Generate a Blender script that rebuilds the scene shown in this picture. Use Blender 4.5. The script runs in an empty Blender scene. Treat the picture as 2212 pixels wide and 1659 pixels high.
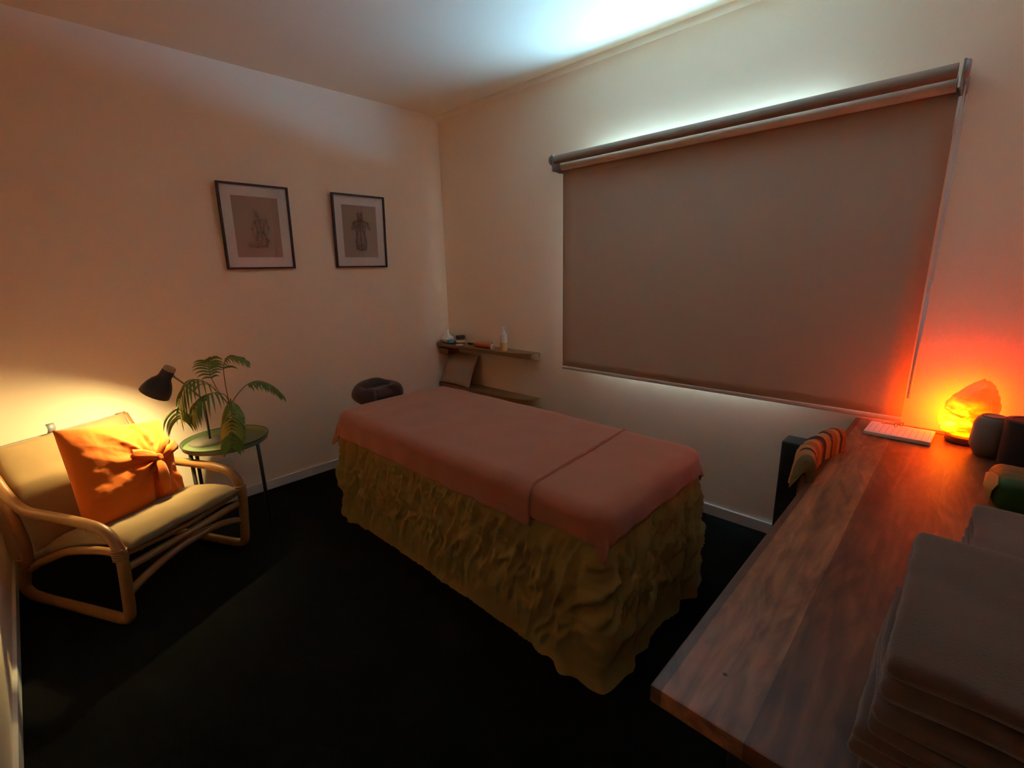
import bpy, bmesh, math, random
from math import sin, cos, pi, sqrt, exp, radians
from mathutils import Vector, Matrix, noise
random.seed(7)
SC = bpy.context.scene
COL = SC.collection

# ------------------------------------------------------------------ helpers
class MB:
    """collects vertices and faces for ONE mesh object"""
    def __init__(s): s.v = []; s.f = []
    def add(s, verts, faces):
        o = len(s.v); s.v += [tuple(p) for p in verts]; s.f += [tuple(i + o for i in f) for f in faces]; return s
    def box(s, x0, x1, y0, y1, z0, z1):
        return s.add([(x0,y0,z0),(x1,y0,z0),(x1,y1,z0),(x0,y1,z0),(x0,y0,z1),(x1,y0,z1),(x1,y1,z1),(x0,y1,z1)],
                     [(0,3,2,1),(4,5,6,7),(0,1,5,4),(1,2,6,5),(2,3,7,6),(3,0,4,7)])
    def tube(s, path, r, seg=12, flat=1.0, cap=True):
        P = [Vector(p) for p in path]; n = len(P)
        rr = r if hasattr(r, '__len__') else [r]*n
        T = []
        for i in range(n):
            a = P[max(i-1,0)]; b = P[min(i+1,n-1)]; T.append((b-a).normalized())
        up = Vector((0,0,1)) if abs(T[0].z) < .9 else Vector((1,0,0))
        N = (up - T[0]*up.dot(T[0])).normalized()
        vs = []; fs = []
        for i in range(n):
            if i:
                N = N - T[i]*N.dot(T[i]); N.normalize()
            B = T[i].cross(N)
            for k in range(seg):
                a = 2*pi*k/seg
                vs.append(P[i] + N*(rr[i]*cos(a)) + B*(rr[i]*flat*sin(a)))
        for i in range(n-1):
            for k in range(seg):
                k2 = (k+1) % seg
                fs.append((i*seg+k, i*seg+k2, (i+1)*seg+k2, (i+1)*seg+k))
        if cap:
            fs.append(tuple(range(seg-1,-1,-1))); fs.append(tuple((n-1)*seg+k for k in range(seg)))
        return s.add(vs, fs)
    def lathe(s, prof, seg=32, M=None):
        """prof: (radius, z) list; r=0 ends close"""
        vs = []; fs = []; ring = []
        for r, z in prof:
            if r < 1e-6: ring.append([len(vs)]); vs.append(Vector((0,0,z)))
            else:
                ring.append(list(range(len(vs), len(vs)+seg)))
                vs += [Vector((r*cos(2*pi*k/seg), r*sin(2*pi*k/seg), z)) for k in range(seg)]
        for a, b in zip(ring[:-1], ring[1:]):
            for k in range(seg):
                k2 = (k+1) % seg
                if len(a) == 1 and len(b) == 1: continue
                if len(a) == 1: fs.append((a[0], b[k2], b[k]))
                elif len(b) == 1: fs.append((a[k], a[k2], b[0]))
                else: fs.append((a[k], a[k2], b[k2], b[k]))
        if M is not None: vs = [M @ p for p in vs]
        return s.add(vs, fs)
    def grid(s, fn, nu, nv):
        vs = [fn(i/(nu-1), j/(nv-1)) for i in range(nu) for j in range(nv)]
        fs = [(i*nv+j, (i+1)*nv+j, (i+1)*nv+j+1, i*nv+j+1) for i in range(nu-1) for j in range(nv-1)]
        return s.add(vs, fs)
    def softbox(s, c, size, r, n=(8,8,4), fn=None):
        """subdivided rounded box; fn(p)->p extra displacement in local coordinates"""
        hx, hy, hz = [q/2 for q in size]; r = min(r, hx, hy, hz)
        def rnd(p):
            q = Vector((max(-hx+r, min(hx-r, p.x)), max(-hy+r, min(hy-r, p.y)), max(-hz+r, min(hz-r, p.z))))
            d = p - q
            m = max(abs(d.x), abs(d.y), abs(d.z))
            if m > 1e-9: q = q + d.normalized()*r
            if fn: q = fn(q)
            return q + Vector(c)
        def lin(h, k):     # denser near the rounded rims
            out = [-h, -h+r*.3, -h+r*.65, -h+r]
            out += [-h+r+(2*h-2*r)*i/k for i in range(1, k)]
            return out + [h-r, h-r*.65, h-r*.3, h] if h > r*1.001 else [-h, -h*.65, -h*.3, 0, h*.3, h*.65, h]
        X, Y, Z = lin(hx, n[0]), lin(hy, n[1]), lin(hz, n[2])
        bm = {}; vs = []; fs = []
        def vid(p):
            k = (round(p[0],6), round(p[1],6), round(p[2],6))
            if k not in bm: bm[k] = len(vs); vs.append(rnd(Vector(p)))
            return bm[k]
        def face(A, B, mk, flip):
            for a0, a1 in zip(A[:-1], A[1:]):
                for b0, b1 in zip(B[:-1], B[1:]):
                    q = [vid(mk(a0,b0)), vid(mk(a1,b0)), vid(mk(a1,b1)), vid(mk(a0,b1))]
                    fs.append(tuple(q[::-1] if flip else q))
        face(X, Y, lambda a,b: (a,b,hz), False); face(X, Y, lambda a,b: (a,b,-hz), True)
        face(X, Z, lambda a,b: (a,-hy,b), False); face(X, Z, lambda a,b: (a,hy,b), True)
        face(Y, Z, lambda a,b: (hx,a,b), False); face(Y, Z, lambda a,b: (-hx,a,b), True)
        return s.add(vs, fs)
    def build(s, name, mat, parent=None, smooth=False, bevel=0, solid=0, subsurf=0, merge=False, auto=None):
        me = bpy.data.meshes.new(name); me.from_pydata(s.v, [], s.f); me.update()
        bm = bmesh.new(); bm.from_mesh(me)
        if merge: bmesh.ops.remove_doubles(bm, verts=bm.verts, dist=1e-5)
        bmesh.ops.recalc_face_normals(bm, faces=bm.faces)
        if bevel: bmesh.ops.bevel(bm, geom=list(bm.edges), offset=bevel, segments=2, affect='EDGES', profile=.7)
        bm.to_mesh(me); bm.free()
        if smooth: me.polygons.foreach_set('use_smooth', [True]*len(me.polygons))
        if auto:
            me.polygons.foreach_set('use_smooth', [True]*len(me.polygons))
            me.set_sharp_from_angle(angle=radians(auto))
        o = bpy.data.objects.new(name, me); COL.objects.link(o)
        if mat: me.materials.append(mat)
        if parent: o.parent = parent
        if solid:
            m = o.modifiers.new('thickness', 'SOLIDIFY'); m.thickness = solid; m.offset = 1
        if subsurf:
            m = o.modifiers.new('smooth', 'SUBSURF'); m.levels = m.render_levels = subsurf
        return o

def thing(name, label, cat, loc=(0,0,0), rz=0, group=None):
    o = bpy.data.objects.new(name, None); COL.objects.link(o)
    o.location = loc; o.rotation_euler = (0,0,rz); o.empty_display_size = .1
    return tag(o, label, cat, group)
def tag(o, label, cat, group=None):
    o['label'] = label; o['category'] = cat
    if group: o['group'] = group
    return o
def struct(o, label=None):
    o['kind'] = 'structure'
    if label: o['label'] = label
    return o
def smooth_path(pts, n=6):
    P = [Vector(p) for p in pts]; out = []
    for i in range(len(P)-1):
        p0 = P[max(i-1,0)]; p1 = P[i]; p2 = P[i+1]; p3 = P[min(i+2,len(P)-1)]
        for k in range(n):
            t = k/n
            out.append(.5*((2*p1) + (p2-p0)*t + (2*p0-5*p1+4*p2-p3)*t*t + (3*p1-p0-3*p2+p3)*t**3))
    out.append(P[-1]); return out
def fbm(x, y, z=0, oct=3):
    a = 0; s = 1; f = 1
    for _ in range(oct):
        a += s*noise.noise(Vector((x*f, y*f, z*f+7.3*f))); s *= .5; f *= 2.03
    return a
def ridge(x, y, z=0):
    return 1 - abs(noise.noise(Vector((x, y, z))))*2

# ------------------------------------------------------------------ materials
def mat(name, col, rough=.6, metal=0, bump=0, bscale=200, bdist=.002, var=0, vscale=6, spec=.5, sheen=0, coat=0, stretch=None):
    m = bpy.data.materials.new(name); m.use_nodes = True
    nt = m.node_tree; b = nt.nodes['Principled BSDF']
    b.inputs['Base Color'].default_value = (*col, 1); b.inputs['Roughness'].default_value = rough
    b.inputs['Metallic'].default_value = metal; b.inputs['Specular IOR Level'].default_value = spec
    b.inputs['Sheen Weight'].default_value = sheen; b.inputs['Coat Weight'].default_value = coat
    tc = nt.nodes.new('ShaderNodeTexCoord'); src = tc.outputs['Object']
    if stretch:
        mp = nt.nodes.new('ShaderNodeMapping'); mp.inputs['Scale'].default_value = stretch
        nt.links.new(src, mp.inputs[0]); src = mp.outputs[0]
    if var:
        n = nt.nodes.new('ShaderNodeTexNoise'); n.inputs['Scale'].default_value = vscale; n.inputs['Detail'].default_value = 5
        nt.links.new(src, n.inputs['Vector'])
        mx = nt.nodes.new('ShaderNodeMixRGB'); mx.blend_type = 'MIX'
        mx.inputs[1].default_value = (*[c*(1-var) for c in col], 1); mx.inputs[2].default_value = (*[min(1,c*(1+var)) for c in col], 1)
        nt.links.new(n.outputs['Fac'], mx.inputs[0]); nt.links.new(mx.outputs[0], b.inputs['Base Color'])
    if bump:
        n = nt.nodes.new('ShaderNodeTexNoise'); n.inputs['Scale'].default_value = bscale; n.inputs['Detail'].default_value = 3
        nt.links.new(src, n.inputs['Vector'])
        bp = nt.nodes.new('ShaderNodeBump'); bp.inputs['Strength'].default_value = bump; bp.inputs['Distance'].default_value = bdist
        nt.links.new(n.outputs['Fac'], bp.inputs['Height']); nt.links.new(bp.outputs[0], b.inputs['Normal'])
    return m

M = {}
M['wall'] = mat('wall_paint', (.93,.735,.545), .62, bump=.12, bscale=130, bdist=.002, spec=.35)
M['ceiling'] = mat('ceiling_paint', (.93,.75,.545), .7, bump=.08, bscale=120, spec=.3)
M['trim'] = mat('trim_gloss_white', (.74,.71,.67), .35)
M['carpet'] = mat('dark_carpet', (.005,.004,.003), .95, bump=.8, bscale=420, bdist=.006, var=.5, vscale=40, spec=.1)
M['blind'] = mat('blind_fabric', (.50,.36,.265), .8, bump=.12, bscale=900, bdist=.0008, spec=.2)
M['roller'] = mat('roller_fabric', (.28,.20,.145), .6, spec=.3)
M['rail'] = mat('blind_rail', (.55,.48,.42), .4)
M['roller_low'] = mat('lower_roller_fabric', (.70,.62,.54), .6, spec=.3)
M['plastic_white'] = mat('white_plastic', (.75,.75,.72), .3)
M['metal_grey'] = mat('bracket_metal', (.35,.34,.33), .35, metal=.6)
M['rattan'] = mat('bent_rattan', (.30,.13,.035), .42, var=.25, vscale=18, bump=.1, bscale=60, stretch=(1,1,1), spec=.5)
M['linen'] = mat('linen_cushion', (.30,.185,.08), .9, bump=.3, bscale=700, bdist=.001, sheen=.2, var=.08, vscale=20, spec=.15)
M['orange'] = mat('orange_cotton', (.60,.118,.006), .85, bump=.25, bscale=800, bdist=.0008, sheen=.1, spec=.15)
M['brown_blanket'] = mat('brown_fleece', (.40,.145,.08), .95, bump=.35, bscale=500, bdist=.0015, sheen=.35, var=.1, vscale=9, spec=.1)
M['olive'] = mat('olive_sheet', (.33,.24,.075), .9, bump=.2, bscale=600, bdist=.001, sheen=.1, spec=.12)
M['dark_fabric'] = mat('dark_brown_fabric', (.055,.03,.024), .9, bump=.3, bscale=500, bdist=.001, sheen=.2, spec=.15)
M['dark_vinyl'] = mat('table_vinyl', (.05,.035,.03), .5)
M['black_metal'] = mat('black_metal', (.018,.016,.015), .45, spec=.5)
M['green_metal'] = mat('green_tray_enamel', (.16,.20,.085), .4, var=.1, vscale=12)
M['dark_green_metal'] = mat('dark_table_metal', (.035,.035,.025), .45)
M['lamp_black'] = mat('lamp_black_paint', (.03,.022,.02), .4)
M['lamp_inside'] = mat('lamp_inner_white', (.85,.82,.76), .5)
M['lamp_base'] = mat('lamp_base_grey', (.15,.13,.10), .5)
M['cork'] = mat('cork_cap', (.42,.24,.10), .8, bump=.5, bscale=120, var=.35, vscale=70)
M['brass'] = mat('lamp_arm_metal', (.35,.27,.17), .3, metal=.9)
M['leaf'] = mat('palm_leaf', (.125,.21,.025), .45, var=.35, vscale=14, spec=.5)
M['stem'] = mat('palm_stem', (.10,.12,.03), .6)
M['pot'] = mat('plant_pot', (.02,.022,.016), .5)
M['soil'] = mat('potting_soil', (.02,.014,.01), 1, bump=1, bscale=150, bdist=.01)
M['frame_black'] = mat('picture_frame_black', (.018,.012,.01), .4)
M['mat_board'] = mat('picture_mat', (.80,.74,.69), .8)
M['shelf_wood'] = mat('shelf_wood', (.21,.088,.024), .5, var=.35, vscale=7, stretch=(1,14,14), bump=.1, bscale=30)
M['cushion_tan'] = mat('tan_cushion', (.38,.25,.16), .9, bump=.25, bscale=600, bdist=.001, sheen=.15)
M['ceramic'] = mat('white_ceramic', (.78,.70,.67), .25)
M['teal'] = mat('teal_plastic', (.03,.20,.20), .4)
M['jar_black'] = mat('jar_lid_black', (.02,.018,.018), .4)
M['jar_red'] = mat('jar_amber_balm', (.45,.10,.03), .3)
M['label_cream'] = mat('jar_label', (.55,.42,.28), .6)
M['brush_orange'] = mat('brush_orange_lacquer', (.50,.09,.025), .3)
M['amber'] = mat('oil_amber', (.72,.45,.20), .2)
M['bottle_clear'] = mat('bottle_frosted', (.72,.62,.52), .3)
M['cream'] = mat('cream_disc', (.75,.68,.52), .5)
M['heater'] = mat('black_box_plastic', (.022,.024,.022), .45)
M['paper'] = mat('paper', (.80,.72,.64), .8)
M['ink'] = mat('printed_grid', (.30,.22,.17), .8)
M['pen'] = mat('pen_dark', (.05,.04,.04), .3)
M['jar_grey'] = mat('matte_clay_grey', (.20,.15,.115), .6)
M['jar_dark'] = mat('matte_dark_jar', (.014,.008,.006), .6)
M['wood_base'] = mat('lamp_wood_base', (.16,.06,.02), .5, var=.3, vscale=30)
M['towel'] = mat('grey_terry', (.115,.076,.057), 1.0, bump=.6, bscale=380, bdist=.002, sheen=.4, spec=.08, var=.08, vscale=8)
M['pack_green'] = mat('pack_green_film', (.010,.07,.012), .5, var=.3, vscale=18)
M['pack_gold'] = mat('pack_gold_film', (.62,.38,.08), .28, metal=.5)
M['pack_label'] = mat('pack_label', (.62,.55,.50), .35)
M['pack_label_brown'] = mat('pack_label_brown', (.20,.12,.06), .35)
M['box_brown'] = mat('small_brown_box', (.30,.10,.05), .5)
M['chair_wood'] = mat('dark_chair_wood', (.14,.05,.02), .45, var=.3, vscale=8, stretch=(8,8,1))
M['desk_leg'] = mat('desk_leg_black', (.015,.013,.012), .5)
M['cable'] = mat('cable_dark', (.03,.02,.015), .5)

def desk_mat():
    m = bpy.data.materials.new('worktop_timber'); m.use_nodes = True
    nt = m.node_tree; N = nt.nodes.new; L = nt.links.new; b = nt.nodes['Principled BSDF']
    tc = N('ShaderNodeTexCoord'); sep = N('ShaderNodeSeparateXYZ'); L(tc.outputs['Object'], sep.inputs[0])
    # board tone across the width (object x: 0 = front edge)
    mr = N('ShaderNodeMapRange'); mr.inputs[1].default_value = 0; mr.inputs[2].default_value = .75; L(sep.outputs[0], mr.inputs[0])
    cr = N('ShaderNodeValToRGB'); cr.color_ramp.interpolation = 'CONSTANT'
    e = cr.color_ramp.elements
    cols = [(0,(.13,.052,.021)),(.030,(.33,.132,.054)),(.205,(.155,.052,.016)),(.43,(.22,.077,.024)),(.66,(.15,.053,.017)),(.86,(.20,.076,.027))]
    e[0].position = 0; e[0].color = (*cols[0][1],1); e[1].position = cols[1][0]; e[1].color = (*cols[1][1],1)
    for p, c in cols[2:]:
        q = e.new(p); q.color = (*c,1)
    # seams wander a little so the front strip reads as a waney edge
    nz = N('ShaderNodeTexNoise'); nz.inputs['Scale'].default_value = 2.2; nz.inputs['Detail'].default_value = 2
    L(tc.outputs['Object'], nz.inputs['Vector'])
    ma = N('ShaderNodeMath'); ma.operation = 'MULTIPLY_ADD'; ma.inputs[1].default_value = .012; L(nz.outputs['Fac'], ma.inputs[0]); L(mr.outputs[0], ma.inputs[2])
    L(ma.outputs[0], cr.inputs[0])
    # long grain with large soft figure
    mp = N('ShaderNodeMapping'); mp.inputs['Scale'].default_value = (16,1.6,16); L(tc.outputs['Object'], mp.inputs[0])
    n1 = N('ShaderNodeTexNoise'); n1.inputs['Scale'].default_value = 1.3; n1.inputs['Detail'].default_value = 6; n1.inputs['Distortion'].default_value = 1.6
    L(mp.outputs[0], n1.inputs['Vector'])
    r1 = N('ShaderNodeMapRange'); r1.inputs[1].default_value = .3; r1.inputs[2].default_value = .7; r1.inputs[3].default_value = .52; r1.inputs[4].default_value = 1.3
    L(n1.outputs['Fac'], r1.inputs[0])
    mp2 = N('ShaderNodeMapping'); mp2.inputs['Scale'].default_value = (9,2.4,9); L(tc.outputs['Object'], mp2.inputs[0])
    wv = N('ShaderNodeTexNoise'); wv.inputs['Scale'].default_value = .9; wv.inputs['Detail'].default_value = 4; wv.inputs['Distortion'].default_value = 3.5
    L(mp2.outputs[0], wv.inputs['Vector'])
    r2 = N('ShaderNodeMapRange'); r2.inputs[1].default_value = .35; r2.inputs[2].default_value = .62; r2.inputs[3].default_value = .5; r2.inputs[4].default_value = 1.15
    L(wv.outputs['Fac'], r2.inputs[0])
    # knots
    mp3 = N('ShaderNodeMapping'); mp3.inputs['Scale'].default_value = (5.2,2.6,5); mp3.inputs['Location'].default_value = (.35,.1,0); L(tc.outputs['Object'], mp3.inputs[0])
    nd = N('ShaderNodeTexNoise'); nd.inputs['Scale'].default_value = 3; L(mp3.outputs[0], nd.inputs['Vector'])
    mixv = N('ShaderNodeMixRGB'); mixv.inputs[0].default_value = .18; L(mp3.outputs[0], mixv.inputs[1]); L(nd.outputs['Color'], mixv.inputs[2])
    vo = N('ShaderNodeTexVoronoi'); vo.inputs['Scale'].default_value = 1.1; L(mixv.outputs[0], vo.inputs['Vector'])
    r3 = N('ShaderNodeMapRange'); r3.inputs[1].default_value = .06; r3.inputs[2].default_value = .24; r3.inputs[3].default_value = .42; r3.inputs[4].default_value = 1
    L(vo.outputs['Distance'], r3.inputs[0])
    m1 = N('ShaderNodeMath'); m1.operation = 'MULTIPLY'; L(r1.outputs[0], m1.inputs[0]); L(r2.outputs[0], m1.inputs[1])
    m2 = N('ShaderNodeMath'); m2.operation = 'MULTIPLY'; L(m1.outputs[0], m2.inputs[0]); L(r3.outputs[0], m2.inputs[1])
    mx = N('ShaderNodeMixRGB'); mx.blend_type = 'MULTIPLY'; mx.inputs[0].default_value = 1; L(cr.outputs[0], mx.inputs[1]); L(m2.outputs[0], mx.inputs[2])
    L(mx.outputs[0], b.inputs['Base Color']); b.inputs['Roughness'].default_value = .42
    b.inputs['Specular IOR Level'].default_value = .45
    bp = N('ShaderNodeBump'); bp.inputs['Strength'].default_value = .12; bp.inputs['Distance'].default_value = .003
    L(n1.outputs['Fac'], bp.inputs['Height']); L(bp.outputs[0], b.inputs['Normal'])
    return m
M['desk'] = desk_mat()

def stripe_mat():
    m = bpy.data.materials.new('striped_weave'); m.use_nodes = True
    nt = m.node_tree; N = nt.nodes.new; L = nt.links.new; b = nt.nodes['Principled BSDF']
    tc = N('ShaderNodeTexCoord'); sep = N('ShaderNodeSeparateXYZ'); L(tc.outputs['Object'], sep.inputs[0])
    mr = N('ShaderNodeMapRange'); mr.inputs[1].default_value = -.24; mr.inputs[2].default_value = .24; L(sep.outputs[1], mr.inputs[0])
    cr = N('ShaderNodeValToRGB'); cr.color_ramp.interpolation = 'CONSTANT'; e = cr.color_ramp.elements
    A = (.48,.19,.05); B = (.035,.014,.010); C = (.34,.085,.02); D = (.15,.115,.045)
    cols = [(0,D),(.13,A),(.20,B),(.235,A),(.30,C),(.40,A),(.47,C),(.50,B),(.58,A),(.66,B),(.70,C),(.76,A),(.80,B),(.84,C)]
    e[0].position = 0; e[0].color = (*cols[0][1],1); e[1].position = cols[1][0]; e[1].color = (*cols[1][1],1)
    for p, c in cols[2:]:
        q = e.new(p); q.color = (*c,1)
    L(mr.outputs[0], cr.inputs[0]); L(cr.outputs[0], b.inputs['Base Color']); b.inputs['Roughness'].default_value = .9
    n = N('ShaderNodeTexNoise'); n.inputs['Scale'].default_value = 400; L(tc.outputs['Object'], n.inputs['Vector'])
    bp = N('ShaderNodeBump'); bp.inputs['Strength'].default_value = .3; bp.inputs['Distance'].default_value = .001
    L(n.outputs['Fac'], bp.inputs['Height']); L(bp.outputs[0], b.inputs['Normal'])
    return m
M['stripe'] = stripe_mat()

def emit(name, col, s):
    m = bpy.data.materials.new(name); m.use_nodes = True; nt = m.node_tree
    b = nt.nodes['Principled BSDF']; b.inputs['Base Color'].default_value = (*col,1)
    b.inputs['Emission Color'].default_value = (*col,1); b.inputs['Emission Strength'].default_value = s
    return m
LAMP_L, SALT_L, SKY_L = 1060, 88.0, 98
M['bulb'] = emit('warm_bulb', (1,.82,.36), LAMP_L)

def salt_mat():
    """glowing rock: the bulb inside sits low on the left, thin crystal there passes more light; veins stay dark"""
    m = bpy.data.materials.new('glowing_salt_crystal'); m.use_nodes = True
    nt = m.node_tree; N = nt.nodes.new; L = nt.links.new; b = nt.nodes['Principled BSDF']
    tc = N('ShaderNodeTexCoord')
    mp = N('ShaderNodeMapping'); mp.inputs['Scale'].default_value = (18,18,30); mp.inputs['Rotation'].default_value = (0,.7,0); L(tc.outputs['Object'], mp.inputs[0])
    n = N('ShaderNodeTexNoise'); n.inputs['Scale'].default_value = 1.0; n.inputs['Detail'].default_value = 6; n.inputs['Distortion'].default_value = .8; L(mp.outputs[0], n.inputs['Vector'])
    # thickness of crystal in front of the bulb: distance from a point inside the rock
    vs = N('ShaderNodeVectorMath'); vs.operation = 'DISTANCE'; L(tc.outputs['Object'], vs.inputs[0]); vs.inputs[1].default_value = (-.034,-.035,.085)
    d = N('ShaderNodeMapRange'); d.inputs[1].default_value = .015; d.inputs[2].default_value = .125; d.inputs[3].default_value = 1; d.inputs[4].default_value = .05
    L(vs.outputs['Value'], d.inputs[0])
    pw = N('ShaderNodeMath'); pw.operation = 'POWER'; L(d.outputs[0], pw.inputs[0]); pw.inputs[1].default_value = 1.5
    nm = N('ShaderNodeMapRange'); nm.inputs[1].default_value = .36; nm.inputs[2].default_value = .62; nm.inputs[3].default_value = .25; nm.inputs[4].default_value = 1.3; L(n.outputs['Fac'], nm.inputs[0])
    mu = N('ShaderNodeMath'); mu.operation = 'MULTIPLY'; L(pw.outputs[0], mu.inputs[0]); L(nm.outputs[0], mu.inputs[1])
    cr = N('ShaderNodeValToRGB'); e = cr.color_ramp.elements
    e[0].position = 0; e[0].color = (.9,.036,.0,1); e[1].position = 1; e[1].color = (1,.17,.005,1)
    q = e.new(.30); q.color = (1,.078,.0,1); q = e.new(.6); q.color = (1,.125,.001,1)
    L(mu.outputs[0], cr.inputs[0]); L(cr.outputs[0], b.inputs['Emission Color'])
    st = N('ShaderNodeMath'); st.operation = 'MULTIPLY_ADD'; st.inputs[1].default_value = SALT_L*.15; st.inputs[2].default_value = 1.5; L(mu.outputs[0], st.inputs[0])
    sp = N('ShaderNodeSeparateXYZ'); L(tc.outputs['Object'], sp.inputs[0])
    bk = N('ShaderNodeMapRange'); bk.inputs[1].default_value = .005; bk.inputs[2].default_value = .045; bk.inputs[3].default_value = 1; bk.inputs[4].default_value = 15
    L(sp.outputs[1], bk.inputs[0])      # stronger glow added on the back to light the wall, front left dimmer
    s2 = N('ShaderNodeMath'); s2.operation = 'MULTIPLY'; L(st.outputs[0], s2.inputs[0]); L(bk.outputs[0], s2.inputs[1])
    L(s2.outputs[0], b.inputs['Emission Strength'])
    b.inputs['Base Color'].default_value = (.65,.22,.09,1); b.inputs['Roughness'].default_value = .45
    bp = N('ShaderNodeBump'); bp.inputs['Strength'].default_value = .5; bp.inputs['Distance'].default_value = .006
    L(n.outputs['Fac'], bp.inputs['Height']); L(bp.outputs[0], b.inputs['Normal'])
    return m
M['salt'] = salt_mat()

def glass_mat(name, tint=(1,1,1), ior=1.45, rough=0.0):
    m = bpy.data.materials.new(name); m.use_nodes = True; nt = m.node_tree; nt.nodes.clear()
    N = nt.nodes.new; L = nt.links.new
    o = N('ShaderNodeOutputMaterial'); t = N('ShaderNodeBsdfTransparent'); t.inputs[0].default_value = (*tint,1)
    g = N('ShaderNodeBsdfGlossy'); g.inputs['Roughness'].default_value = rough
    # thin sheet: Schlick reflectance, the same from both faces
    lw = N('ShaderNodeLayerWeight'); lw.inputs['Blend'].default_value = .5
    pw = N('ShaderNodeMath'); pw.operation = 'POWER'; L(lw.outputs['Facing'], pw.inputs[0]); pw.inputs[1].default_value = 5
    f0 = ((ior-1)/(ior+1))**2
    f = N('ShaderNodeMath'); f.operation = 'MULTIPLY_ADD'; L(pw.outputs[0], f.inputs[0]); f.inputs[1].default_value = 1-f0; f.inputs[2].default_value = f0
    mx = N('ShaderNodeMixShader'); L(f.outputs[0], mx.inputs[0]); L(t.outputs[0], mx.inputs[1]); L(g.outputs[0], mx.inputs[2]); L(mx.outputs[0], o.inputs[0])
    return m
M['pane'] = glass_mat('picture_glass', ior=1.5)
M['window_glass'] = glass_mat('window_glass', (.93,.97,.96), ior=1.45)

# ------------------------------------------------------------------ room shell
XE, YS, H = 3.74, -2.84, 2.60
T = .14
struct(MB().box(-T, XE+T, YS-T, T, -.1, 0).build('floor', M['carpet']))
struct(MB().box(-T, XE+T, YS-T, T, H, H+.1).build('ceiling', M['ceiling']))
struct(MB().box(-T, 0, YS-T, T, 0, H).build('wall_west', M['wall']))
struct(MB().box(0, XE, YS-T, YS, 0, H).build('wall_south', M['wall']))
struct(MB().box(XE, XE+T, YS-T, T, 0, H).build('wall_east', M['wall']))
WX0, WX1, WZ0, WZ1 = 1.52, 2.72, .90, 2.080
w = MB(); w.box(0, WX0, 0, T, 0, H); w.box(WX1, XE, 0, T, 0, H); w.box(WX0, WX1, 0, T, 0, WZ0); w.box(WX0, WX1, 0, T, WZ1, H)
struct(w.build('wall_north', M['wall'], merge=True))
win = struct(thing('window_1', 'white framed window behind the lowered roller blind', 'window', (0,0,0)))
f = MB()
for a in ((WX0, WX0+.045, WZ0, WZ1), (WX1-.045, WX1, WZ0, WZ1), (WX0, WX1, WZ0, WZ0+.045), (WX0, WX1, WZ1-.025, WZ1), (2.14, 2.18, WZ0, WZ1)):
    f.box(a[0], a[1], .085, .125, a[2], a[3])
f.build('window_frame', M['trim'], win)
MB().box(WX0+.04, WX1-.04, .104, .108, WZ0+.04, WZ1-.02).build('pane', M['window_glass'], win)
def skirting(name, x0, x1, y0, y1):
    struct(MB().box(x0, x1, y0, y1, 0, .062).build(name, M['trim'], bevel=.003))
skirting('baseboard_west', 0, .013, YS, 0)
skirting('baseboard_north', .013, XE, -.013, 0)
skirting('baseboard_south', .013, XE, YS, YS+.013)
# small plaster bead where wall and ceiling meet above the window
tr = MB(); tr.grid(lambda u, v: Vector((XE*u, -.028*sin(v*pi/2), H-.028*cos(v*pi/2))), 2, 6)
struct(tr.build('trim_1', M['ceiling'], smooth=True))

# ------------------------------------------------------------------ roller blind
bl = thing('roller_blind', 'wide taupe roller blind with two rollers, lowered over the window', 'blind', (2.205,0,.745))
def BL(mb, name, m, parent=bl, **k):
    mb.v = [(x-2.205, y, z-.745) for x, y, z in mb.v]
    return mb.build(name, m, parent, **k)
BX0, BX1 = 1.287, 3.122
ur = MB().tube([(BX0+.012,-.133,2.063),(BX1-.012,-.133,2.063)], .0245, 24); BL(ur, 'roller', M['roller'], auto=50)
lr = MB().tube([(BX0+.012,-.062,2.0375),(BX1-.012,-.062,2.0375)], .0265, 24); BL(lr, 'roller', M['roller_low'], auto=50)
fb = MB().grid(lambda u, v: Vector((BX0+(BX1-BX0)*u, -.0385 + .0015*sin(u*9)*v, 2.030-1.277*v)), 24, 24)
fo = BL(fb, 'fabric', M['blind'], smooth=True, solid=.0012)
# vertical side hem
hm = MB().box(BX0+.016, BX0+.019, -.0406, -.0395, .78, 2.0); BL(hm, 'side_hem', M['blind'])
br_ = MB().softbox((2.2045,-.0385,.750), (BX1-BX0+.004,.014,.022), .006, (2,1,1)); BL(br_, 'bottom_rail', M['rail'], auto=60)
for x, sgn in ((BX0-.004,-1), (BX1+.004,1)):
    k = MB(); k.box(x-.004, x+.004, -.145, -.001, 1.998, 2.095)
    bo = BL(k, 'bracket', M['metal_grey'], bevel=.0025)
    for (yy, zz, rr) in ((-.133,2.063,.030),(-.061,2.026,.031)):
        Mx = Matrix.Translation((x+sgn*.004, yy, zz)) @ Matrix.Rotation(sgn*pi/2, 4, 'Y')
        c = MB().lathe([(0,0),(rr,0),(rr,.007),(rr*.85,.013),(0,.013)], 24, Mx)
        BL(c, 'end_cap', M['plastic_white'] if sgn < 0 and yy > -.1 else M['metal_grey'], auto=40)
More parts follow.
